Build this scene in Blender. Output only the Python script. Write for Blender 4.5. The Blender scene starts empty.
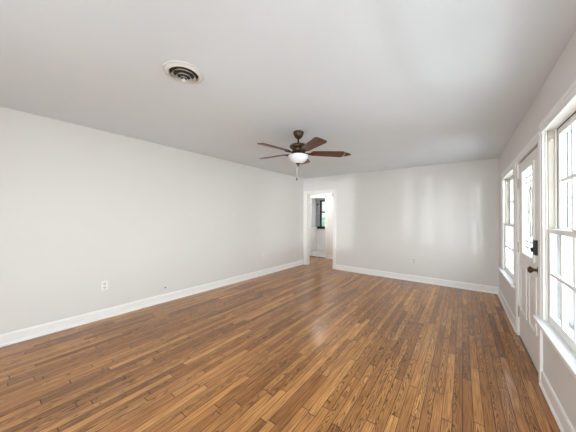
import bpy, bmesh, math, random
from mathutils import Vector, Matrix
random.seed(7)
SC = bpy.context.scene
COL = SC.collection
PI = math.pi

# ------------------------------------------------------------------ camera
F, YAW, PIT, ROLL, SY, H = 235.366, 0.63838, 0.013443, 0.009804, -2.489, 1.3479
right = Vector((math.cos(YAW), math.sin(YAW), 0)); fwd = Vector((-math.sin(YAW), math.cos(YAW), 0)); up = Vector((0, 0, 1))
fwd, up = fwd * math.cos(PIT) + up * math.sin(PIT), up * math.cos(PIT) - fwd * math.sin(PIT)
right, up = right * math.cos(ROLL) + up * math.sin(ROLL), up * math.cos(ROLL) - right * math.sin(ROLL)
cam = bpy.data.cameras.new('camera'); camo = bpy.data.objects.new('camera', cam); COL.objects.link(camo)
camo.matrix_world = Matrix(((right.x, up.x, -fwd.x, 0), (right.y, up.y, -fwd.y, 0), (right.z, up.z, -fwd.z, H), (0, 0, 0, 1)))
cam.sensor_width = 36; cam.lens = F / 576 * 36; cam.shift_y = SY / 576; cam.clip_start = 0.02
SC.camera = camo

# ------------------------------------------------------------------ world, exposure
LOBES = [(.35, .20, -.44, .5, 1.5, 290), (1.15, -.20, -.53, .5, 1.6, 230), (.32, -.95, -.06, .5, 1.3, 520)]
AHEAD_DIM, REST_LEVEL, EXPOSURE = 0.45, 5.2, 0.86
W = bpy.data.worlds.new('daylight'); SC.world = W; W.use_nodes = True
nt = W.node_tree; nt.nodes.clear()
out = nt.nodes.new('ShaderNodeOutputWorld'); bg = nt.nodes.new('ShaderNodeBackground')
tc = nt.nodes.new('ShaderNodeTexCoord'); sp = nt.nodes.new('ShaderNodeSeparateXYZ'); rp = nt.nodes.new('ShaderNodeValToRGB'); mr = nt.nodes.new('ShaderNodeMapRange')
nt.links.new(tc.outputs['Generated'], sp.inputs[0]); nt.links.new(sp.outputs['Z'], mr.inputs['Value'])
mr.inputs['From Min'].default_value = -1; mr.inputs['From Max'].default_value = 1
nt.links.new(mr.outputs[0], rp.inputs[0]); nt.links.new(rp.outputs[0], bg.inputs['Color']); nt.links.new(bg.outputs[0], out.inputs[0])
e = rp.color_ramp.elements
e[0].position = 0.0; e[0].color = (0.50, 0.52, 0.54, 1)
e[1].position = 1.0; e[1].color = (0.62, 0.76, 0.92, 1)
for p, c in ((0.38, (0.68, 0.72, 0.75, 1)), (0.46, (1.0, 1.05, 1.085, 1)), (0.58, (1.06, 1.13, 1.18, 1)), (0.72, (0.78, 0.86, 0.94, 1))):
    x = e.new(p); x.color = c
# world light dimmed by hand towards +Y so window views don't blow out
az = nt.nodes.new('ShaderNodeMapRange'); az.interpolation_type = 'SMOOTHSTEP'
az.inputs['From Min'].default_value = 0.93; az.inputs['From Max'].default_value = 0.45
az.inputs['To Min'].default_value = AHEAD_DIM; az.inputs['To Max'].default_value = REST_LEVEL
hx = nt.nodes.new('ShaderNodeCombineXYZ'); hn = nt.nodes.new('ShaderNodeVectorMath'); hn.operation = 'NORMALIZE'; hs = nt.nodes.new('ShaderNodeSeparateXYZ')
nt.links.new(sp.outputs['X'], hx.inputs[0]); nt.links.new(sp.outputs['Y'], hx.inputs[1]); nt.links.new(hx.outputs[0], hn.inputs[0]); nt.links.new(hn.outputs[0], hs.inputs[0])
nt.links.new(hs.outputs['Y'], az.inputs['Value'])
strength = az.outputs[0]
# bright spots added to the world to cast patches on ceiling and far wall
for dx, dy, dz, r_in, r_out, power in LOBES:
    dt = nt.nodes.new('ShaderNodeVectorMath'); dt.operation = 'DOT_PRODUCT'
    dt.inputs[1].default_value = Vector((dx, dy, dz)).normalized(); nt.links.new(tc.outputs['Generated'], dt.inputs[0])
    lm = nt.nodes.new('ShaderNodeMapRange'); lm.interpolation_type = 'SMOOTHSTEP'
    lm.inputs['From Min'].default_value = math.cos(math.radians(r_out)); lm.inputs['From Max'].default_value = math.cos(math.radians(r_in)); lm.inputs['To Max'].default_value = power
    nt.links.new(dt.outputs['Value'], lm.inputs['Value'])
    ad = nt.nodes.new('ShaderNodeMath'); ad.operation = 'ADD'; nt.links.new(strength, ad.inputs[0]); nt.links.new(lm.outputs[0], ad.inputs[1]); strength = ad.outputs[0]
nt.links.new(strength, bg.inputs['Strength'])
vs = SC.view_settings
SC.display_settings.display_device = 'sRGB'
vs.view_transform = 'Standard'; vs.look = 'None'; vs.gamma = 1.0; vs.use_curve_mapping = False
vs.exposure = EXPOSURE
SC.cycles.max_bounces = 14; SC.cycles.diffuse_bounces = 8; SC.cycles.transparent_max_bounces = 16
SC.cycles.caustics_reflective = False; SC.cycles.caustics_refractive = False

def portal(name, loc, facing, sx, sy):
    L = bpy.data.lights.new(name, 'AREA'); L.shape = 'RECTANGLE'; L.size = sx; L.size_y = sy; L.cycles.is_portal = True
    o = bpy.data.objects.new(name, L); COL.objects.link(o); o.location = loc
    o.rotation_euler = Vector(facing).to_track_quat('-Z', 'Y').to_euler()
portal('daylight_portal', (0.75, 1.605, 1.275), (-1, 0, 0), 2.3, 1.5)
portal('daylight_portal', (0.75, 4.545, 1.275), (-1, 0, 0), 1.0, 1.5)
portal('daylight_portal', (0.75, 3.325, 1.41), (-1, 0, 0), 0.55, 0.95)
portal('daylight_portal', (-.75, -1.76, 1.03), (0, 1, 0), 2.2, 2.05)
portal('daylight_portal', (-4.33, 8.62, 1.46), (0, -1, 0), 0.9, 1.1)

# ------------------------------------------------------------------ materials
def new_mat(name):
    m = bpy.data.materials.new(name); m.use_nodes = True
    return m, m.node_tree, m.node_tree.nodes['Principled BSDF']
def N(nt, t, **kw):
    n = nt.nodes.new(t)
    for k, v in kw.items(): setattr(n, k, v)
    return n
def M_(nt, op, a, b=None, c=None):
    n = N(nt, 'ShaderNodeMath', operation=op)
    for i, v in enumerate((a, b, c)):
        if v is None: continue
        if isinstance(v, (int, float)): n.inputs[i].default_value = v
        else: nt.links.new(v, n.inputs[i])
    return n.outputs[0]
def paint(name, col, rough=0.6, var=0.02, scale=3.0, bump=0.0, metallic=0.0, bscale=180):
    m, t, b = new_mat(name)
    b.inputs['Roughness'].default_value = rough; b.inputs['Metallic'].default_value = metallic
    co = N(t, 'ShaderNodeTexCoord')
    nz = N(t, 'ShaderNodeTexNoise'); nz.inputs['Scale'].default_value = scale; nz.inputs['Detail'].default_value = 4
    t.links.new(co.outputs['Object'], nz.inputs['Vector'])
    r = N(t, 'ShaderNodeValToRGB')
    r.color_ramp.elements[0].position = 0.3; r.color_ramp.elements[1].position = 0.7
    r.color_ramp.elements[0].color = tuple(max(0, c * (1 - var)) for c in col) + (1,)
    r.color_ramp.elements[1].color = tuple(min(1, c * (1 + var)) for c in col) + (1,)
    t.links.new(nz.outputs['Fac'], r.inputs[0]); t.links.new(r.outputs[0], b.inputs['Base Color'])
    if bump:
        n2 = N(t, 'ShaderNodeTexNoise'); n2.inputs['Scale'].default_value = bscale; n2.inputs['Detail'].default_value = 3
        t.links.new(co.outputs['Object'], n2.inputs['Vector'])
        bp = N(t, 'ShaderNodeBump'); bp.inputs['Strength'].default_value = bump; bp.inputs['Distance'].default_value = 0.002
        t.links.new(n2.outputs['Fac'], bp.inputs['Height']); t.links.new(bp.outputs[0], b.inputs['Normal'])
    return m
wall_m = paint('greige_wall_paint', (0.730, 0.716, 0.698), 0.55, 0.012, 1.2, 0.12)
ceil_m = paint('ceiling_paint', (0.722, 0.765, 0.803), 0.75, 0.015, 1.5, 0.25, bscale=120)
trim_m = paint('white_trim_paint', (0.87, 0.865, 0.85), 0.32, 0.01, 2.0)
jamb_m = paint('white_jamb_paint', (0.78, 0.76, 0.72), 0.4, 0.02, 4.0)
door_m = paint('white_door_paint', (0.82, 0.81, 0.785), 0.35, 0.01, 2.0)
bronze_m = paint('oil_rubbed_bronze', (0.085, 0.056, 0.034), 0.36, 0.25, 20, metallic=0.75)
black_m = paint('black_metal', (0.012, 0.012, 0.013), 0.4, 0.1, 20, metallic=0.3)
gap_m = paint('dark_strip', (0.02, 0.018, 0.016), 0.8, 0.1, 10)
chrome_m = paint('brushed_metal', (0.62, 0.58, 0.50), 0.3, 0.1, 30, metallic=0.9)
white_m = paint('white_enamel', (0.70, 0.69, 0.66), 0.4, 0.01, 5)
plate_m = paint('white_plastic', (0.86, 0.85, 0.82), 0.35, 0.01, 5)
slot_m = paint('dark_slot', (0.03, 0.03, 0.03), 0.6, 0.05, 5)
duct_m = paint('dark_duct', (0.05, 0.032, 0.018), 0.9, 0.5, 40)
porch_m = paint('porch_concrete', (0.34, 0.33, 0.31), 0.85, 0.1, 4, 0.3)
grass_m = paint('pale_ground', (0.42, 0.44, 0.30), 0.95, 0.2, 2)
leaf_m = paint('shrub_leaves', (0.06, 0.115, 0.06), 0.6, 0.4, 6)
vinyl_m = paint('pale_vinyl_floor', (0.62, 0.61, 0.59), 0.4, 0.04, 5)
grey_m = paint('grey_room_paint', (0.42, 0.42, 0.425), 0.6, 0.02, 2)
alu_m = paint('storm_window_aluminium', (0.22, 0.22, 0.215), 0.5, 0.1, 8, metallic=0.2)
tan_m = paint('worn_channel_paint', (0.50, 0.46, 0.39), 0.5, 0.06, 8)
groove_m = paint('groove_shade', (0.06, 0.055, 0.05), 0.7, 0.05, 8)
weather_m = paint('weathered_outer_paint', (0.085, 0.083, 0.078), 0.8, 0.35, 9)
came_m = paint('lead_came', (0.34, 0.33, 0.29), 0.5, 0.1, 20, metallic=0.3)

def glass_mat(name, tint, gloss, frost=0.0):
    m = bpy.data.materials.new(name); m.use_nodes = True; t = m.node_tree; t.nodes.clear()
    o = N(t, 'ShaderNodeOutputMaterial'); tr = N(t, 'ShaderNodeBsdfTransparent'); gl = N(t, 'ShaderNodeBsdfGlossy')
    tr.inputs[0].default_value = tint + (1,); gl.inputs['Roughness'].default_value = 0.03
    lw = N(t, 'ShaderNodeLayerWeight'); lw.inputs['Blend'].default_value = 0.5
    mul = M_(t, 'MULTIPLY_ADD', M_(t, 'POWER', lw.outputs['Facing'], 5.0), 0.5 * gloss, 0.02)
    mx = N(t, 'ShaderNodeMixShader'); t.links.new(mul, mx.inputs[0]); t.links.new(tr.outputs[0], mx.inputs[1]); t.links.new(gl.outputs[0], mx.inputs[2])
    last = mx.outputs[0]
    if frost:
        tl = N(t, 'ShaderNodeBsdfTranslucent'); tl.inputs[0].default_value = (0.5, 0.51, 0.5, 1)
        co = N(t, 'ShaderNodeTexCoord'); vz = N(t, 'ShaderNodeTexVoronoi'); vz.inputs['Scale'].default_value = 45
        t.links.new(co.outputs['Object'], vz.inputs['Vector'])
        fac = M_(t, 'MULTIPLY', M_(t, 'ADD', vz.outputs['Distance'], 0.4), frost)
        m2 = N(t, 'ShaderNodeMixShader'); t.links.new(fac, m2.inputs[0]); t.links.new(last, m2.inputs[1]); t.links.new(tl.outputs[0], m2.inputs[2]); last = m2.outputs[0]
    t.links.new(last, o.inputs[0])
    return m
glass_m = glass_mat('window_glass', (0.97, 0.98, 0.975), 0.6)
leaded_m = glass_mat('leaded_glass', (0.80, 0.82, 0.785), 0.7, 0.22)

def floor_mat():
    m, t, b = new_mat('oak_strip_floor')
    co = N(t, 'ShaderNodeTexCoord'); s = N(t, 'ShaderNodeSeparateXYZ'); t.links.new(co.outputs['Object'], s.inputs[0])
    X, Y = s.outputs['X'], s.outputs['Y']
    BW = 0.0572
    xs = M_(t, 'DIVIDE', X, BW); row = M_(t, 'FLOOR', xs); xf = M_(t, 'SUBTRACT', M_(t, 'FRACT', xs), 0.5)
    w1 = N(t, 'ShaderNodeTexWhiteNoise', noise_dimensions='1D'); t.links.new(row, w1.inputs['W'])
    w1b = N(t, 'ShaderNodeTexWhiteNoise', noise_dimensions='1D'); t.links.new(M_(t, 'ADD', row, 311.7), w1b.inputs['W'])
    ln = M_(t, 'MULTIPLY_ADD', w1b.outputs['Value'], 0.9, 0.55)
    ys = M_(t, 'DIVIDE', M_(t, 'MULTIPLY_ADD', w1.outputs['Value'], 3.0, M_(t, 'ADD', Y, 20.0)), ln)
    # uneven lengths along the row: shift by a slow noise
    bid = M_(t, 'FLOOR', ys); yf = M_(t, 'FRACT', ys)
    cv = N(t, 'ShaderNodeCombineXYZ'); t.links.new(row, cv.inputs[0]); t.links.new(bid, cv.inputs[1])
    w2 = N(t, 'ShaderNodeTexWhiteNoise', noise_dimensions='3D'); t.links.new(cv.outputs[0], w2.inputs['Vector'])
    cs = N(t, 'ShaderNodeSeparateColor'); t.links.new(w2.outputs['Color'], cs.inputs[0])
    r1, r2, r3 = cs.outputs[0], cs.outputs[1], cs.outputs[2]
    # board base colour
    rp = N(t, 'ShaderNodeValToRGB'); el = rp.color_ramp.elements
    el[0].position = 0; el[0].color = (0.33, 0.135, 0.044, 1); el[1].position = 1; el[1].color = (0.64, 0.305, 0.105, 1)
    for p, c in ((0.25, (0.46, 0.20, 0.066, 1)), (0.6, (0.53, 0.235, 0.077, 1)), (0.85, (0.585, 0.268, 0.089, 1))):
        q = el.new(p); q.color = c
    t.links.new(r1, rp.inputs[0])
    # cathedral grain: parabolic contours
    ctr = M_(t, 'MULTIPLY_ADD', r2, 1.0, -0.5)
    dx = M_(t, 'SUBTRACT', xf, ctr); dx2 = M_(t, 'MULTIPLY', dx, dx)
    nv = N(t, 'ShaderNodeCombineXYZ')
    t.links.new(M_(t, 'MULTIPLY', X, 30.0), nv.inputs[0]); t.links.new(M_(t, 'MULTIPLY', Y, 5.0), nv.inputs[1]); t.links.new(M_(t, 'MULTIPLY', r3, 50.0), nv.inputs[2])
    nz = N(t, 'ShaderNodeTexNoise'); nz.inputs['Scale'].default_value = 1.0; nz.inputs['Detail'].default_value = 2
    t.links.new(nv.outputs[0], nz.inputs['Vector'])
    tt = M_(t, 'MULTIPLY_ADD', dx2, 14.0, M_(t, 'MULTIPLY_ADD', Y, 7.0, M_(t, 'MULTIPLY', nz.outputs['Fac'], 5.0)))
    sn = M_(t, 'MULTIPLY_ADD', M_(t, 'SINE', M_(t, 'MULTIPLY', tt, 2 * PI)), 0.5, 0.5)
    cath = M_(t, 'POWER', sn, 3.5)
    camt = M_(t, 'MULTIPLY', M_(t, 'GREATER_THAN', r3, 0.42), 0.72)
    # fine straight grain
    fv = N(t, 'ShaderNodeCombineXYZ')
    t.links.new(M_(t, 'MULTIPLY', X, 260.0), fv.inputs[0]); t.links.new(M_(t, 'MULTIPLY', Y, 6.0), fv.inputs[1]); t.links.new(M_(t, 'MULTIPLY', r2, 70.0), fv.inputs[2])
    fz = N(t, 'ShaderNodeTexNoise'); fz.inputs['Scale'].default_value = 1.0; fz.inputs['Detail'].default_value = 3
    t.links.new(fv.outputs[0], fz.inputs['Vector'])
    fine = N(t, 'ShaderNodeMapRange'); t.links.new(fz.outputs['Fac'], fine.inputs['Value'])
    fine.inputs['From Min'].default_value = 0.36; fine.inputs['From Max'].default_value = 0.60; fine.inputs['To Min'].default_value = 0.50; fine.inputs['To Max'].default_value = 1.10
    # large wear variation
    lz = N(t, 'ShaderNodeTexNoise'); lz.inputs['Scale'].default_value = 1.3; lz.inputs['Detail'].default_value = 3
    t.links.new(co.outputs['Object'], lz.inputs['Vector'])
    wear = M_(t, 'MULTIPLY_ADD', lz.outputs['Fac'], 0.5, 0.75)
    # seams
    ex = M_(t, 'ABSOLUTE', xf); seamx = M_(t, 'GREATER_THAN', ex, 0.472)
    ey = M_(t, 'MULTIPLY', M_(t, 'MINIMUM', yf, M_(t, 'SUBTRACT', 1.0, yf)), ln); seamy = M_(t, 'LESS_THAN', ey, 0.0026)
    seam = M_(t, 'MAXIMUM', seamx, seamy)
    k = M_(t, 'MULTIPLY', M_(t, 'MULTIPLY', fine.outputs[0], wear), M_(t, 'SUBTRACT', 1.0, M_(t, 'MULTIPLY', cath, camt)))
    k = M_(t, 'MULTIPLY', k, M_(t, 'SUBTRACT', 1.0, M_(t, 'MULTIPLY', seam, 0.85)))
    mx = N(t, 'ShaderNodeVectorMath', operation='SCALE'); t.links.new(rp.outputs[0], mx.inputs[0]); t.links.new(k, mx.inputs['Scale'])
    t.links.new(mx.outputs[0], b.inputs['Base Color'])
    rg = M_(t, 'MULTIPLY_ADD', lz.outputs['Fac'], 0.10, 0.135); t.links.new(rg, b.inputs['Roughness'])
    bp = N(t, 'ShaderNodeBump'); bp.inputs['Strength'].default_value = 0.15; bp.inputs['Distance'].default_value = 0.001
    hh = M_(t, 'SUBTRACT', M_(t, 'MULTIPLY', fz.outputs['Fac'], 0.35), seam); t.links.new(hh, bp.inputs['Height']); t.links.new(bp.outputs[0], b.inputs['Normal'])
    b.inputs['Specular IOR Level'].default_value = 0.42
    return m
floor_m = floor_mat()

def blade_mat():
    m, t, b = new_mat('walnut_blade'); b.inputs['Roughness'].default_value = 0.35
    co = N(t, 'ShaderNodeTexCoord'); mp = N(t, 'ShaderNodeMapping'); mp.inputs['Scale'].default_value = (4, 60, 10)
    t.links.new(co.outputs['Object'], mp.inputs[0])
    nz = N(t, 'ShaderNodeTexNoise'); nz.inputs['Scale'].default_value = 1.0; nz.inputs['Detail'].default_value = 4; t.links.new(mp.outputs[0], nz.inputs['Vector'])
    r = N(t, 'ShaderNodeValToRGB'); r.color_ramp.elements[0].position = 0.35; r.color_ramp.elements[1].position = 0.65
    r.color_ramp.elements[0].color = (0.045, 0.017, 0.009, 1); r.color_ramp.elements[1].color = (0.135, 0.05, 0.022, 1)
    t.links.new(nz.outputs['Fac'], r.inputs[0]); t.links.new(r.outputs[0], b.inputs['Base Color'])
    return m
blade_m = blade_mat()
bowl_m = paint('frosted_white_glass', (0.72, 0.72, 0.74), 0.3, 0.01, 5)

# ------------------------------------------------------------------ mesh helpers
class MB:
    def __init__(s): s.bm = bmesh.new()
    def box(s, x0, x1, y0, y1, z0, z1, bevel=0.0):
        r = bmesh.ops.create_cube(s.bm, size=1.0)['verts']
        for v in r: v.co = Vector(((x0 + x1) / 2 + v.co.x * (x1 - x0), (y0 + y1) / 2 + v.co.y * (y1 - y0), (z0 + z1) / 2 + v.co.z * (z1 - z0)))
        if bevel:
            es = list({e for v in r for e in v.link_edges})
            bmesh.ops.bevel(s.bm, geom=es, offset=bevel, segments=2, affect='EDGES', profile=0.5)
        return s
    def prism(s, pts, fn0, fn1):                    # a profile swept between two ends
        a = [s.bm.verts.new(fn0(p)) for p in pts]; b = [s.bm.verts.new(fn1(p)) for p in pts]
        n = len(pts)
        for i in range(n): s.bm.faces.new((a[i], a[(i + 1) % n], b[(i + 1) % n], b[i]))
        s.bm.faces.new(a[::-1]); s.bm.faces.new(b)
        return s
    def lathe(s, prof, c=(0, 0, 0), seg=32, mat=None):
        rings = []
        for r, z in prof:
            if r < 1e-5: rings.append([s.bm.verts.new((c[0], c[1], c[2] + z))])
            else: rings.append([s.bm.verts.new((c[0] + r * math.cos(2 * PI * i / seg), c[1] + r * math.sin(2 * PI * i / seg), c[2] + z)) for i in range(seg)])
        new = [v for r in rings for v in r]
        for A, B in zip(rings, rings[1:]):
            for i in range(seg):
                j = (i + 1) % seg
                if len(A) == 1 and len(B) == 1: continue
                if len(A) == 1: s.bm.faces.new((A[0], B[i], B[j]))
                elif len(B) == 1: s.bm.faces.new((A[i], A[j], B[0]))
                else: s.bm.faces.new((A[i], A[j], B[j], B[i]))
        if mat is not None:
            for v in new: v.co = mat @ v.co
        return s
    def tube(s, pts, r, seg=8):
        pts = [Vector(p) for p in pts]; rings = []
        for i, p in enumerate(pts):
            d = (pts[min(i + 1, len(pts) - 1)] - pts[max(i - 1, 0)]).normalized()
            u = d.orthogonal().normalized() if not rings else (rings[-1][1] - d * rings[-1][1].dot(d)).normalized()
            w = d.cross(u)
            rings.append(([s.bm.verts.new(p + (u * math.cos(2 * PI * k / seg) + w * math.sin(2 * PI * k / seg)) * r) for k in range(seg)], u))
        for (A, _), (B, _) in zip(rings, rings[1:]):
            for i in range(seg): s.bm.faces.new((A[i], A[(i + 1) % seg], B[(i + 1) % seg], B[i]))
        s.bm.faces.new(rings[0][0][::-1]); s.bm.faces.new(rings[-1][0])
        return s
    def build(s, name, mat, parent=None, smooth=False, loc=None):
        bmesh.ops.recalc_face_normals(s.bm, faces=s.bm.faces)
        me = bpy.data.meshes.new(name)
        if loc is not None: bmesh.ops.translate(s.bm, verts=s.bm.verts, vec=-Vector(loc))
        s.bm.to_mesh(me); s.bm.free(); me.materials.append(mat)
        if smooth:
            for p in me.polygons: p.use_smooth = True
            try: me.set_sharp_from_angle(angle=math.radians(40))
            except Exception: pass
        o = bpy.data.objects.new(name, me); COL.objects.link(o)
        if loc is not None: o.location = loc
        if parent: o.parent = parent; o.matrix_parent_inverse = Matrix.Identity(4)
        return o
def empty(name, loc=(0, 0, 0)):
    o = bpy.data.objects.new(name, None); COL.objects.link(o); o.location = loc; o.empty_display_size = 0.1
    return o
def tag(o, label, cat, group=None):
    o['label'] = label; o['category'] = cat
    if group: o['group'] = group
    return o
def struct(o, label, cat):
    o['kind'] = 'structure'; o['label'] = label; o['category'] = cat
    return o

# ------------------------------------------------------------------ room shell
CH = 2.44            # ceiling height
XR = 0.525           # inner face of the right wall
XO = 0.660           # its outer face
YF = 5.65            # far wall
YB = -1.60           # rear wall
YH = 6.95            # hall's far wall
YK = 8.45            # back room's window wall
def lx(y): return -3.653 + 0.0222 * (y - YF)
BASE = 0.55; HEAD = 1.995          # window stool top, door head
WH1, WH2 = 2.045, 1.98          # window heads
W1 = (0.50, 2.71); D1 = (2.86, 3.80); W2 = (4.06, 5.03)

m = MB(); m.box(-4.45, XO, YB - 0.14, YH + 0.02, -0.12, 0.0)
struct(m.build('floor', floor_m), 'glossy brown oak strip floor running the length of the room', 'floor')
m = MB(); m.box(-4.45, XO, YB - 0.14, YH, CH, CH + 0.12)
struct(m.build('ceiling', ceil_m), 'pale grey painted ceiling over the empty room', 'ceiling')
m = MB(); m.prism([(0, 0), (-0.14, 0), (-0.14, CH), (0, CH)], lambda p: (lx(YB - .14) + p[0], YB - .14, p[1]), lambda p: (lx(YF + .1) + p[0], YF + .1, p[1]))
struct(m.build('wall_left', wall_m), 'long blank greige wall on the left', 'wall')
m = MB()
T = 0.02
ys = [YB - .14, W1[0] - T, W1[1] + T, D1[0] - T, D1[1] + T, W2[0] - T, W2[1] + T, YF + .12]
for i in range(0, 7, 2): m.box(XR, XO, ys[i], ys[i + 1], 0, CH)
for (a, b), lo, hd in ((W1, BASE - 0.03, WH1), (D1, 0, HEAD), (W2, BASE - 0.03, WH2)):
    m.box(XR, XO, a - T, b + T, hd + T, CH)
    if lo: m.box(XR, XO, a - T, b + T, 0, lo)
struct(m.build('wall_right', wall_m), 'greige wall on the right with two windows and the front door', 'wall')
DW = (-3.51, -2.72)
m = MB()
m.box(-3.80, DW[0] - T, YF, YF + .12, 0, CH); m.box(DW[1] + T, XR + .02, YF, YF + .12, 0, CH); m.box(DW[0] - T, DW[1] + T, YF, YF + .12, HEAD + T, CH)
struct(m.build('wall_far', wall_m), 'greige far wall with the open doorway at its left end', 'wall')
RW = (-1.85, 0.35); RT = 2.05
m = MB()
m.box(-3.95, RW[0], YB - .14, YB, 0, CH); m.box(RW[1], XR, YB - .14, YB, 0, CH); m.box(RW[0], RW[1], YB - .14, YB, RT, CH)
struct(m.build('wall_rear', wall_m), 'greige wall behind the camera with added wide glass doors', 'wall')

# baseboards: flat board with an eased top and a shoe
BP = [(0, 0), (0.026, 0), (0.026, 0.012), (0.015, 0.024), (0.013, 0.105), (0.008, 0.118), (0.0, 0.122)]
m = MB(); m.prism(BP, lambda p: (lx(YB) + p[0], YB, p[1]), lambda p: (lx(YF) + p[0], YF, p[1]))
struct(m.build('baseboard_left', trim_m), 'white baseboard along the left wall', 'baseboard')
m = MB(); m.prism(BP, lambda p: (DW[1] + .09, YF - p[0], p[1]), lambda p: (XR, YF - p[0], p[1]))
struct(m.build('baseboard_far', trim_m), 'white baseboard along the far wall', 'baseboard')
m = MB(); m.prism(BP, lambda p: (XR - p[0], D1[1] + .08, p[1]), lambda p: (XR - p[0], YF, p[1]))
m.prism(BP, lambda p: (XR - p[0], YB, p[1]), lambda p: (XR - p[0], D1[0] - .07, p[1]))
struct(m.build('baseboard_right', trim_m), 'white baseboard along the right wall, either side of the door', 'baseboard')

# casings
CF = 0.505
def casing_leg(m, y0, y1, z0, z1, x=XR, depth=0.02):
    m.box(x - depth * .75, x, y0, y1, z0, z1, 0.003)
    w = y1 - y0
    m.box(x - depth, x - .001, y0 + w * .62, y1 + .0015, z0, z1 + .001, 0.004)
def casing_leg_r(m, y0, y1, z0, z1, x=XR, depth=0.02):
    m.box(x - depth * .75, x, y0, y1, z0, z1, 0.003)
    w = y1 - y0
    m.box(x - depth, x - .001, y0 - .0015, y0 + w * .38, z0, z1 + .001, 0.004)
def head_casing(m, y0, y1, z0, z1):
    m.box(XR - .015, XR, y0, y1, z0, z1, 0.003)
    m.box(XR - .021, XR - .001, y0 - .001, y1 + .001, z0 + (z1 - z0) * .6, z1 + .0015, 0.004)
    m.box(XR - .018, XR - .001, y0 + .001, y1 - .001, z0 - .0015, z0 + .014, 0.003)
# door casing
m = MB()
casing_leg(m, D1[1], D1[1] + .085, 0, HEAD + .0)
casing_leg_r(m, D1[0] - .075, D1[0], 0, HEAD + .0)
head_casing(m, D1[0] - .075, D1[1] + .085, HEAD, HEAD + .08)
m.box(XR, XO, D1[1], D1[1] + T, 0, HEAD + T); m.box(XR, XO, D1[0] - T, D1[0], 0, HEAD + T); m.box(XR, XO, D1[0], D1[1], HEAD, HEAD + T)
struct(m.build('trim_1', trim_m), 'white casing around the front door', 'door casing')

# ------------------------------------------------------------------ windows
def sash(parent, name, x, y0, y1, z0, z1, cols, rows, st=0.05, rb=0.06, rt=0.035):
    th = 0.034; m = MB()
    m.box(x, x + th, y0, y0 + st, z0, z1, .002); m.box(x, x + th, y1 - st, y1, z0, z1, .002)
    m.box(x, x + th, y0 + st, y1 - st, z0, z0 + rb, .002); m.box(x, x + th, y0 + st, y1 - st, z1 - rt, z1, .002)
    s = m.build(name, trim_m, parent)
    ya, yb, za, zb = y0 + st, y1 - st, z0 + rb, z1 - rt
    mm = MB()
    for i in range(1, cols):
        y = ya + (yb - ya) * i / cols; mm.box(x + .003, x + th - .0005, y - .012, y + .012, za, zb, .003)
    for j in range(1, rows):
        z = za + (zb - za) * j / rows; mm.box(x + .0035, x + th - .001, ya, yb, z - .012, z + .012, .003)
    mm.build('muntins', trim_m, s)
    g = MB(); g.box(x + .0285, x + .0305, ya, yb, za, zb); g.build('glass_pane', glass_m, s)
    return s
def hung_unit(parent, y0, y1, z0, z1, cols):
    mid = 1.262
    sash(parent, 'lower_sash', XR + .014, y0 + .004, y1 - .004, z0, mid + .012, cols, 2)
    sash(parent, 'upper_sash', XR + .066, y0 + .004, y1 - .004, mid - .012, z1, cols, 2, rb=.035, rt=.05)
    b = MB()                                                   # parting and stop beads
    for y, q in ((y1, -1), (y0, 1)):
        lo, hi = sorted((y, y + q * .012)); b.box(XR + .052, XR + .062, lo, hi, mid + .013, z1)
        b.box(XR + .001, XR + .011, lo, hi, z0, z1, .002)
        b.box(XR + .101, XR + .106, lo, hi, z0, z1)
    b.build('parting_bead', jamb_m, parent)
    s = MB(); xs = XO - .020                                   # aluminium storm window outside
    s.box(xs, xs + .02, y0, y0 + .03, z0, z1); s.box(xs, xs + .02, y1 - .03, y1, z0, z1)
    s.box(xs, xs + .02, y0 + .03, y1 - .03, z0, z0 + .03); s.box(xs, xs + .02, y0 + .03, y1 - .03, z1 - .03, z1); s.box(xs, xs + .02, y0 + .03, y1 - .03, mid - .015, mid + .015)
    sf = s.build('storm_frame', alu_m, parent)
    g = MB(); g.box(xs + .009, xs + .011, y0 + .03, y1 - .03, z0 + .03, z1 - .03); g.build('storm_glass', glass_m, sf)
    c = MB()
    for y, q in ((y1, -1), (y0, 1)):                           # sash channels, left open above the lower sash
        lo, hi = sorted((y, y + q * .0015)); c.box(XR + .018, XR + .051, lo, hi, mid + .013, z1)
    ch_ = c.build('sash_channel', tan_m, parent)
    c = MB()
    for y, q in ((y1, -1), (y0, 1)):
        lo, hi = sorted((y, y + q * .0025)); c.box(XR + .011, XR + .018, lo, hi, mid + .013, z1)
    c.build('groove_shade_strip', groove_m, ch_)  # dark strips laid on the jamb for the shade in the groove
    p = MB()
    Mx = Matrix.Translation((XR + .032, y1 - .002, z1 - .07)) @ Matrix.Rotation(PI / 2, 4, 'X')
    p.lathe([(0, .004), (.010, .004), (.014, 0), (.014, -.001)], mat=Mx, seg=16)
    p.build('sash_pulley', chrome_m, parent, True)
    l = MB(); yc = (y0 + y1) / 2
    l.box(XR + .016, XR + .046, yc - .03, yc + .03, mid + .012, mid + .020, .002); l.box(XR + .012, XR + .032, yc - .006, yc + .035, mid + .020, mid + .030, .003)
    l.build('sash_lock', chrome_m, parent)
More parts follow.
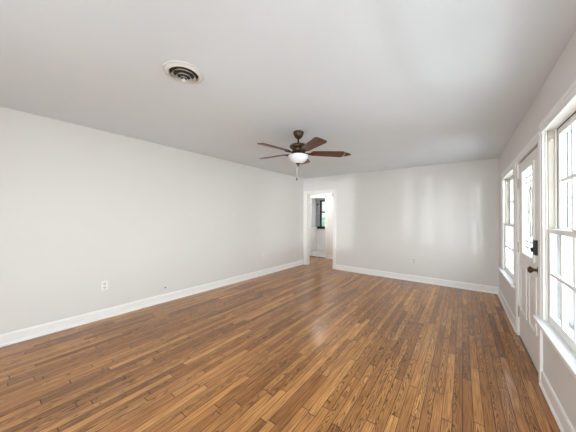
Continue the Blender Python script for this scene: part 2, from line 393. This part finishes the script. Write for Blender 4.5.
def window(name, label, a, b, cols, units, legs, stool_ext, hd, ct):
    m = MB()
    if legs[1]: casing_leg(m, b, b + legs[1], BASE, hd)
    if legs[0]: casing_leg_r(m, a - legs[0], a, BASE, hd)
    head_casing(m, a - legs[0], b + legs[1], hd, ct)
    w = struct(m.build(name, trim_m), label, 'window')
    j = MB()
    XJ = XR + .058
    j.box(XR - .002, XJ, b, b + T, BASE - .03, hd + T); j.box(XR - .002, XJ, a - T, a, BASE - .03, hd + T); j.box(XR - .002, XJ, a, b, hd, hd + T)
    o = MB(); o.box(XJ, XO, b, b + T, BASE - .03, hd + T); o.box(XJ, XO, a - T, a, BASE - .03, hd + T); o.box(XJ, XO, a, b, hd, hd + T)
    o.build('outer_jamb', weather_m, w)
    if len(units) > 1: j.box(XR - .012, XO - .03, units[0][1], units[1][0], BASE, hd, .003)
    j.build('jamb', jamb_m, w)
    s = MB()
    s.box(XR - .058, XR + .002, a - stool_ext[0], b + stool_ext[1], BASE - .028, BASE, .006)
    s.box(XR, XO + .03, a, b, BASE - .03, BASE - .001)
    s.box(XR - .016, XR, a - stool_ext[0] + .02, b + stool_ext[1] - .02, BASE - .075, BASE - .028, .003)
    s.build('window_sill', trim_m, w)
    for u0, u1 in units: hung_unit(w, u0, u1, BASE, hd, cols)
    return w
window('window_1', 'tall white double-hung window with small panes nearest the camera', W1[0], W1[1], 4, [(0.50, 1.55), (1.65, 2.71)], (0.09, 0.072), (0.1, 0.10), WH1, 2.125)
window('window_2', 'white double-hung window beyond the front door, by the far corner', W2[0], W2[1], 3, [W2], (0.17, 0.13), (0.16, 0.19), WH2, 2.075)

# unseen glass doors added behind the camera to let in fill light
m = MB()
y = YB
for x0, x1, z0, z1 in ((RW[0] - .09, RW[0], 0, RT + .09), (RW[1], RW[1] + .09, 0, RT + .09), (RW[0], RW[1], RT, RT + .09)):
    m.box(x0, x1, y - .001, y + .02, z0, z1, .003)
w3 = struct(m.build('fill_door', trim_m), 'added sliding glass doors behind the camera, out of view, for fill light', 'door')
m = MB()
for x in (RW[0], -.78, RW[1] - .06): m.box(x, x + .06, y - .09, y - .05, .012, RT)
for z in (.012, RT - .06): m.box(RW[0], RW[1], y - .088, y - .052, z, z + .06)
m.build('door_frame', trim_m, w3)
m = MB(); m.box(RW[0], RW[1], y - .072, y - .068, .02, RT); m.build('glass_pane', glass_m, w3)

# ------------------------------------------------------------------ front door
DX = XR + .002; DT = 0.044
dy0, dy1, dz0, dz1 = D1[0] + .004, D1[1] - .006, 0.012, HEAD - .012
gy0, gy1, gz0, gz1 = 3.085, 3.565, 0.985, 1.855
m = MB()
m.box(DX, DX + DT, dy0, gy0, dz0, dz1); m.box(DX, DX + DT, gy1, dy1, dz0, dz1)
m.box(DX, DX + DT, gy0, gy1, dz0, gz0); m.box(DX, DX + DT, gy0, gy1, gz1, dz1)
d1 = struct(m.build('door_1', door_m), 'white front door with leaded glass half-light and two lower panels', 'door')
def ring(m, y0, y1, z0, z1, w, x0, x1, bev=.003):
    m.box(x0, x1, y0, y0 + w, z0, z1, bev); m.box(x0, x1, y1 - w, y1, z0, z1, bev)
    m.box(x0, x1, y0 + w, y1 - w, z0, z0 + w, bev); m.box(x0, x1, y0 + w, y1 - w, z1 - w, z1, bev)
m = MB(); ring(m, gy0 - .035, gy1 + .035, gz0 - .035, gz1 + .035, .036, DX - .012, DX + .004, .005)
m.build('glass_moulding', door_m, d1)
m = MB(); m.box(DX + .018, DX + .024, gy0, gy1, gz0, gz1)
lg = m.build('leaded_glass', leaded_m, d1)
m = MB(); cx = DX + .016
def hb(y0, y1, z): m.box(cx, cx + .004, y0, y1, z - .0045, z + .0045)
def vb(yy, z0, z1): m.box(cx, cx + .004, yy - .0045, yy + .0045, z0, z1)
ya, yb, za, zb = gy0 + .06, gy1 - .06, gz0 + .07, gz1 - .07
vb(ya, gz0, gz1); vb(yb, gz0, gz1); hb(gy0, gy1, za); hb(gy0, gy1, zb); hb(gy0, gy1, za + .06); hb(gy0, gy1, zb - .06)
yc, zc = (ya + yb) / 2, (za + zb) / 2
def seg(y0, z0, y1, z1): m.tube([(cx + .002, y0, z0), (cx + .002, y1, z1)], .0045, 6)
pts = [(yc + .10 * math.sin(t * PI / 12), zc + .25 * math.cos(t * PI / 12)) for t in range(24)]
for i in range(24): seg(*pts[i], *pts[(i + 1) % 24])
pts = [(yc, zc + .20), (yc + .05, zc), (yc, zc - .20), (yc - .05, zc)]
for i in range(4): seg(*pts[i], *pts[(i + 1) % 4])
seg(yc, zb, yc, zc + .20); seg(yc, za, yc, zc - .20); seg(ya, zc, yc - .05, zc); seg(yb, zc, yc + .05, zc)
m.build('lead_came', came_m, lg)
for y0, y1 in ((2.985, 3.275), (3.395, 3.685)):
    m = MB(); ring(m, y0, y1, .315, .83, .022, DX - .009, DX + .002, .004)
    m.box(DX - .006, DX + .002, y0 + .05, y1 - .05, .365, .78, .005)
    m.build('door_panel', door_m, d1)
# lockset
def knob(z, y):
    m = MB(); R = Matrix.Translation((DX, y, z)) @ Matrix.Rotation(-PI / 2, 4, 'Y')
    m.lathe([(0, 0), (.033, 0), (.033, .006), (.014, .012), (.012, .032), (.020, .038), (.028, .050), (.027, .060), (.018, .068), (0, .070)], mat=R, seg=24)
    return m
knob(.905, 2.925).build('door_knob', bronze_m, d1, True)['label'] = 'dark bronze door knob'
m = MB(); m.box(DX - .032, DX, 2.893, 2.957, 1.035, 1.165, .008); m.box(DX - .05, DX - .03, 2.919, 2.931, 1.06, 1.10, .004)
m.build('deadbolt', black_m, d1)['label'] = 'black deadbolt housing with thumb turn'
for z in (1.76, 1.02, .28):
    m = MB(); m.tube([(DX - .006, D1[1] - .002, z - .05), (DX - .006, D1[1] - .002, z + .05)], .007, 10)
    m.box(DX - .001, DX + .001, D1[1] - .036, D1[1] - .002, z - .048, z + .048)
    for q in (-.054, .054): m.lathe([(0, -.005), (.005, -.004), (.006, 0), (.005, .004), (0, .005)], (DX - .006, D1[1] - .002, z + q), 8)
    m.build('hinge', chrome_m, d1)
m = MB(); m.box(DX + .006, DX + .03, dy0, dy1, HEAD - .011, HEAD - .001); m.build('dark_strip', gap_m, d1)  # dark strip drawn in the door-head gap in place of its shadow
m = MB(); m.box(XR + .001, XO + .02, D1[0], D1[1], 0.0, .010, .003)
struct(m.build('trim_4', gap_m), 'dark threshold under the front door', 'threshold')

# ------------------------------------------------------------------ doorway in the far wall
def cased_opening(name, label, x0, x1, yf, yb, lw, rw, both=False):
    m = MB()
    def leg(a, b, y, s):
        lo, hi = sorted((y, y - s * .016)); m.box(a, b, lo, hi, 0, HEAD, .003)
    def hd(y, s):
        lo, hi = sorted((y, y - s * .017)); m.box(x0 - lw, x1 + rw, lo, hi, HEAD, HEAD + .085, .003)
        lo, hi = sorted((y, y - s * .024)); m.box(x0 - lw, x1 + rw, lo, hi, HEAD + .062, HEAD + .085, .004)
    for y, s in ((yf, 1), (yb, -1)):
        leg(x0 - lw, x0, y, s); leg(x1, x1 + rw, y, s); hd(y, s)
    m.box(x0 - T, x0, yf, yb, 0, HEAD + T); m.box(x1, x1 + T, yf, yb, 0, HEAD + T); m.box(x0, x1, yf, yb, HEAD, HEAD + T)
    ys = yf + .045                                           # door stop bead
    m.box(x0, x0 + .012, ys, ys + .03, 0, HEAD); m.box(x1 - .012, x1, ys, ys + .03, 0, HEAD); m.box(x0, x1, ys, ys + .03, HEAD - .012, HEAD)
    return struct(m.build(name, trim_m), label, 'door casing')
t2 = cased_opening('trim_2', 'white casing of the open doorway in the far wall', DW[0], DW[1], YF, YF + .12, .105, .085)
z = 1.93
m = MB(); m.box(DW[1] - .024, DW[1] - .0005, YF - .004, YF + .012, z - .045, z + .045, .002); m.tube([(DW[1] - .014, YF - .008, z - .05), (DW[1] - .014, YF - .008, z + .05)], .007, 8)
m.build('hinge', black_m, t2)['label'] = 'black hinge leaf left on the jamb'

# ------------------------------------------------------------------ hall and back room beyond
KD = (-4.23, -3.63)
m = MB()
m.box(-4.45, KD[0] - T, YH, YH + .12, 0, CH); m.box(KD[1] + T, -1.3, YH, YH + .12, 0, CH); m.box(KD[0] - T, KD[1] + T, YH, YH + .12, HEAD + T, CH)
struct(m.build('wall_hall', wall_m), 'pale hall wall seen through the doorway', 'wall')
m = MB(); m.box(-4.45, -4.33, YF + .12, YH, 0, CH); m.box(-4.33, -3.80, YF, YF + .12, 0, CH)
struct(m.build('wall_hall_end', wall_m), 'end wall of the hall on the left', 'wall')
m = MB(); m.box(-1.3, -1.18, YF + .12, YH, 0, CH)
struct(m.build('wall_hall_right', wall_m), 'end wall of the hall on the right', 'wall')
t3 = cased_opening('trim_3', 'white casing of the back room opening across the hall', KD[0], KD[1], YH, YH + .12, .07, .07)
m = MB(); m.prism(BP, lambda p: (KD[1] + .07, YH - p[0], p[1]), lambda p: (-1.3, YH - p[0], p[1]))
struct(m.build('baseboard_hall', trim_m), 'white baseboard of the hall', 'baseboard')
m = MB(); m.box(KD[0], KD[1], YH + .0, YH + .05, 0, .012, .002)
struct(m.build('trim_5', gap_m), 'dark threshold strip at the back room', 'threshold')
# back room shell
KX0, KX1 = -4.80, -2.6
m = MB(); m.box(KX0 - .12, KX1 + .12, YH + .02, YK + .12, -.12, -.0005)
struct(m.build('floor_back', vinyl_m), 'pale vinyl floor of the back room', 'floor')
m = MB(); m.box(KX0 - .12, KX1 + .12, YH, YK + .12, CH, CH + .12)
struct(m.build('ceiling_back', ceil_m), 'ceiling of the back room', 'ceiling')
KW = (-4.64, -3.92); KZ = (0.97, 2.02)
m = MB()
m.box(KX0 - .12, KW[0], YK, YK + .12, 0, CH); m.box(KW[1], KX1 + .12, YK, YK + .12, 0, CH); m.box(KW[0], KW[1], YK, YK + .12, 0, KZ[0]); m.box(KW[0], KW[1], YK, YK + .12, KZ[1], CH)
struct(m.build('wall_back', grey_m), 'grey window wall of the back room', 'wall')
m = MB(); m.box(KX0 - .12, KX0, YH, YK, 0, CH); m.box(KX0, -4.45, YH + .1, YH + .12, 0, CH); m.box(KX1, KX1 + .12, YH + .12, YK, 0, CH)
struct(m.build('wall_back_side', grey_m), 'grey side walls of the back room', 'wall')
m = MB(); m.box(KX0, KX1, YK - .02, YK, 0, .84, .002); m.box(KX0, KX1, YK - .035, YK, .82, .86, .004)
m.box(KX0, KX1, YK - .032, YK - .02, 0, .10, .003)
struct(m.build('trim_6', trim_m), 'white wainscot below the black-framed window', 'wainscot')
m = MB(); m.box(KX0, KX0 + .02, YH + .12, YK - .02, 0, .86, .003); m.box(KX0, KX0 + .035, YH + .12, YK - .035, .86, .93, .004)
struct(m.build('trim_7', jamb_m), 'wainscot on the left side wall of the back room', 'wainscot')
m = MB()
a, b = KW; z0, z1 = KZ
m.box(a - .0, a + .06, YK - .02, YK + .05, z0, z1); m.box(b - .06, b, YK - .02, YK + .05, z0, z1); m.box(a, b, YK - .02, YK + .05, z1 - .05, z1); m.box(a, b, YK - .015, YK + .045, 1.52, 1.57)
w4 = struct(m.build('window_4', black_m), 'black-framed window in the back room', 'window')
m = MB(); m.box(a - .10, b + .06, YK - .07, YK + .05, z0 - .09, z0 + .0, .004); m.build('window_sill', black_m, w4)
m = MB(); m.box(a + .06, b - .06, YK + .02, YK + .024, z0, z1 - .05); m.build('glass_pane', glass_m, w4)
def hook(loc, nrm, label):
    m = MB(); n = Vector(nrm); p = Vector(loc)
    R = Matrix.Translation(p) @ n.to_track_quat('Z', 'Y').to_matrix().to_4x4()
    m.lathe([(0, 0), (.032, 0), (.034, .008), (.012, .014), (.010, .045), (.020, .052), (.024, .062), (.016, .070), (0, .072)], mat=R, seg=16)
    m.tube([p + n * .02 + Vector((0, 0, -.01)), p + n * .03 + Vector((0, 0, -.05)), p + n * .055 + Vector((0, 0, -.055)), p + n * .065 + Vector((0, 0, -.035))], .008, 8)
    return tag(m.build('wall_hook', black_m, None, True), label, 'hook', 'hooks in the back room')
hook((KX0, 7.95, 1.86), (1, 0, 0), 'black hook on the grey side wall, farther from the black window')
hook((-4.745, YK, 1.87), (0, -1, 0), 'black hook on the grey wall right beside the black window frame')
# hall ceiling lamp (out of sight above the doorway)
hl = tag(empty('ceiling_lamp', (-3.53, 6.3, CH - .06)), 'white glass dome lamp on the hall ceiling', 'ceiling lamp')
m = MB(); m.lathe([(0, 0), (.11, 0), (.11, -.02), (.10, -.025), (0, -.025)], seg=24); m.lathe([(0, .06), (.03, .06), (.03, 0), (0, 0)], seg=16); m.build('lamp_base', white_m, hl, True)
gm, gt, gb = new_mat('lit_glass'); gb.inputs['Emission Color'].default_value = (1, .96, .9, 1); gb.inputs['Emission Strength'].default_value = 30.0
m = MB(); m.lathe([(.13, -.025), (.13, -.04), (.115, -.075), (.08, -.10), (.04, -.113), (0, -.117)], seg=24); m.build('glass_dome', gm, hl, True)

kl = tag(empty('ceiling_lamp', (-3.7, 7.7, CH)), 'added white glass dome lamp, out of view, brightening the back room', 'ceiling lamp')  # lamp added only to brighten the back room, never in view
m = MB(); m.lathe([(0, 0), (.11, 0), (.11, -.02), (.10, -.025), (0, -.025)], seg=24); m.build('lamp_base', white_m, kl, True)
m = MB(); m.lathe([(.13, -.025), (.13, -.04), (.115, -.075), (.08, -.10), (.04, -.113), (0, -.117)], seg=24); m.build('glass_dome', gm, kl, True)

# ------------------------------------------------------------------ outside
m = MB(); m.box(XO + .03, 1.55, -3.5, 8.5, -.32, -.14)  # slab out of view, sized to block steep light from below
struct(m.build('porch_slab', porch_m), 'unseen concrete porch slab outside the front windows, sized to block steep light', 'porch')
def shrub(loc, r, label):
    bm = bmesh.new(); bmesh.ops.create_icosphere(bm, subdivisions=4, radius=1.0)
    rnd = random.Random(3)
    for v in bm.verts:
        k = 1 + rnd.uniform(-.16, .16); v.co = Vector((v.co.x * r[0] * k, v.co.y * r[1] * k, v.co.z * r[2] * k))
    me = bpy.data.meshes.new('shrub'); bm.to_mesh(me); bm.free(); me.materials.append(leaf_m)
    o = bpy.data.objects.new('shrub', me); COL.objects.link(o); o.location = loc
    return tag(o, label, 'shrub')
shrub((-5.35, YK + 2.3, .55), (.9, .6, .75), 'green shrub seen through the black-framed window')
m = MB(); m.box(-9, 0, YK + .13, YK + 9, -.3, -.2)
struct(m.build('lawn', grass_m), 'pale lawn outside the back room', 'lawn')

# ------------------------------------------------------------------ ceiling fan
FX, FY = -1.698, 2.498
fan = tag(empty('ceiling_fan', (FX, FY, CH)), 'bronze ceiling fan with five brown wooden blades and a white glass bowl light', 'ceiling fan')
Z = lambda z: z - CH
m = MB(); m.lathe([(0, 0), (.066, 0), (.068, -.012), (.064, -.035), (.050, -.065), (.030, -.085), (.018, -.092), (0, -.092)]); m.build('canopy', bronze_m, fan, True)
m = MB(); m.lathe([(0, -.085), (.013, -.085), (.013, -.150), (.024, -.152), (.024, -.162), (0, -.162)], seg=16); m.build('downrod', bronze_m, fan, True)
m = MB(); m.lathe([(0, -.155), (.05, -.157), (.095, -.166), (.112, -.180), (.115, -.192), (.110, -.206), (.095, -.216), (.080, -.226), (.074, -.250), (.062, -.262), (0, -.262)], seg=40); m.build('motor_housing', bronze_m, fan, True)
m = MB(); m.lathe([(0, -.262), (.052, -.262), (.056, -.275), (.060, -.288), (.090, -.300), (.112, -.306), (.112, -.314), (0, -.314)], seg=32); m.build('light_fitter', bronze_m, fan, True)
m = MB(); m.lathe([(.122, -.302), (.128, -.306), (.127, -.316), (.119, -.340), (.102, -.368), (.076, -.390), (.046, -.403), (.016, -.409), (0, -.409)], seg=40); m.build('glass_bowl', bowl_m, fan, True)['label'] = 'white frosted glass bowl'
m = MB(); m.lathe([(0, -.406), (.034, -.406), (.030, -.415), (.014, -.421), (.012, -.432), (.014, -.438), (.007, -.447), (0, -.449)], seg=20); m.build('finial', bronze_m, fan, True)
m = MB(); m.tube([(-.012, -.010, -.405), (-.012, -.010, -.585)], .0055, 6)
ch = m.build('pull_chain', chrome_m, fan, True)
m = MB(); m.lathe([(0, 0), (.004, -.002), (.006, -.012), (.009, -.030), (.007, -.040), (0, -.043)], (-.012, -.010, -.583), 12); m.build('chain_fob', bronze_m, ch, True)
for k in range(5):
    ang = math.radians(-31 + 72 * k)
    R = Matrix.Rotation(ang, 4, 'Z') @ Matrix.Translation((0, 0, -.272)) @ Matrix.Rotation(math.radians(-12), 4, 'X')
    # iron: a curved arm with a forked plate under the blade
    m = MB()
    R0 = Matrix.Rotation(ang, 4, 'Z')
    def arm(pts, r): m.tube([R0 @ Vector(p) for p in pts], r, 8)
    arm([(.06, 0, -.256), (.10, 0, -.278), (.14, 0, -.282), (.185, 0, -.278)], .012)
    arm([(.12, .0, -.282), (.15, .028, -.284), (.20, .034, -.284)], .007)
    arm([(.12, .0, -.282), (.15, -.028, -.280), (.20, -.034, -.274)], .007)
    iron = m.build('blade_iron', bronze_m, fan, True)
    # blade with rounded ends, tapered, pitched
    L0, L1 = .165, .595
    top = []
    n = 8
    w0, w1 = .056, .076
    outl = [(L0, -w0 + .02), (L0 + .02, -w0)]
    outl += [(L1 - .035, -w1)] + [(L1 - .035 + .035 * math.sin(t * PI / 2 / 6), -w1 + .035 * (1 - math.cos(t * PI / 2 / 6))) for t in range(1, 7)]
    outl += [(x, -y) for x, y in reversed(outl)]
    bm_ = MB()
    # build in local frame so the grain runs along the blade
    a = [bm_.bm.verts.new((x, y, .004)) for x, y in outl]; b = [bm_.bm.verts.new((x, y, -.004)) for x, y in outl]
    N_ = len(outl)
    for i in range(N_): bm_.bm.faces.new((a[i], a[(i + 1) % N_], b[(i + 1) % N_], b[i]))
    bm_.bm.faces.new(a[::-1]); bm_.bm.faces.new(b)
    bl = bm_.build('blade', blade_m, fan)
    bl.matrix_local = R
    if k == 1:
        t = MB(); t.prism([(L1 - .004, -.05), (L1 + .02, -.045), (L1 + .07, -.022), (L1 + .10, 0), (L1 + .07, .022), (L1 + .02, .045), (L1 - .004, .05)], lambda p: (p[0], p[1], .006), lambda p: (p[0], p[1], -.006))
        tp = t.build('blade_ghost', bronze_m, bl); tp['label'] = 'dark pointed shape standing for the ghost of a turning blade'  # dark shape past the blade end, taken for a motion ghost
        t = MB(); t.box(L1 - .002, L1 + .012, -.046, .046, -.0075, .0075, .002); t.build('brass_band', paint('brass', (.65, .45, .2), .3, .05, 10, metallic=.9), bl)

# ------------------------------------------------------------------ round ceiling vent
VX, VY = -1.705, .950
v = tag(empty('ceiling_vent', (VX, VY, CH)), 'round white ceiling air vent with concentric rings and dark gaps', 'air vent')
m = MB(); m.lathe([(.104, -.001), (.140, -.001), (.145, -.004), (.145, -.011), (.140, -.013), (.135, -.009), (.128, -.010), (.116, -.022), (.110, -.025), (.104, -.022), (.104, -.001)], seg=56); m.build('flange', white_m, v, True)
m = MB(); m.lathe([(0, -.0015), (.105, -.0015), (.105, -.003), (0, -.003)], seg=40); m.build('duct_throat', duct_m, v)['label'] = 'dark brown duct opening'  # flat dark brown disc across the throat
for r0, r1, z0, z1 in ((.073, .086, -.018, -.034), (.047, .059, -.031, -.047), (.024, .034, -.043, -.056)):
    m = MB(); m.lathe([(r0, z0), (r1, z1), (r1 + .002, z1 - .002), (r0 + .001, z0 - .004), (r0, z0)], seg=48); m.build('louvre_ring', white_m, v, True)
m = MB(); m.lathe([(0, -.045), (.008, -.046), (.015, -.060), (.010, -.066), (0, -.068)], seg=24); m.build('centre_cap', white_m, v, True)
m = MB()
for q in range(3):
    a_ = q * 2 * PI / 3 + .5
    m.tube([(.006 * math.cos(a_), .006 * math.sin(a_), -.050), (.104 * math.cos(a_), .104 * math.sin(a_), -.008)], .003, 6)
m.build('spoke', duct_m, v)

# ------------------------------------------------------------------ outlets and small things
def outlet(loc, n, label, plate, w=.072, h=.118, slots=True):
    root = tag(empty('wall_outlet', loc), label, 'outlet'); root.rotation_euler = (0, 0, math.atan2(n[1], n[0]))
    m = MB(); m.box(0.0005, .006, -w / 2, w / 2, -h / 2, h / 2, .002); m.build('cover_plate', plate, root)
    for z in (-.026, .026):
        m = MB(); R = Matrix.Translation((.006, 0, z)) @ Matrix.Rotation(PI / 2, 4, 'Y')
        m.lathe([(0, 0), (.017, 0), (.017, .002), (.015, .003), (0, .003)], mat=R, seg=20)
        s = m.build('socket', plate, root)
        m = MB(); m.box(.0085, .0096, -.011, -.005, z - .007, z + .007); m.box(.0085, .0096, .005, .011, z - .008, z + .008); m.box(.0085, .0096, -.004, .004, z - .015, z - .009)
        m.build('slots', slot_m, s)
    m = MB(); R = Matrix.Translation((.006, 0, 0)) @ Matrix.Rotation(PI / 2, 4, 'Y'); m.lathe([(0, 0), (.004, 0), (.003, .0015), (0, .002)], mat=R, seg=10); m.build('screw', chrome_m, root)
    return root
outlet((lx(1.056) + .0, 1.056, .428), (1, -.0222), 'white double outlet low on the left wall, nearest the camera', plate_m)
outlet((lx(4.06), 4.06, .445), (1, -.0222), 'small white outlet far along the left wall, near the doorway', plate_m)
outlet((-.833, YF, .430), (0, -1), 'wall-coloured outlet low on the far wall', wall_m)
# cable stub
cs_ = tag(empty('cable_outlet', (lx(1.826), 1.826, .23)), 'small dark cable connector poking from the left wall just above the baseboard', 'cable outlet')
m = MB(); R = Matrix.Rotation(PI / 2, 4, 'Y'); m.lathe([(0, 0.0005), (.016, .0005), (.014, .004), (0, .004)], mat=R, seg=16); m.build('grommet', plate_m, cs_, True)
m = MB(); m.tube([(.003, 0, 0), (.022, 0, -.003), (.030, .002, -.012)], .006, 8); m.build('connector', black_m, cs_, True)
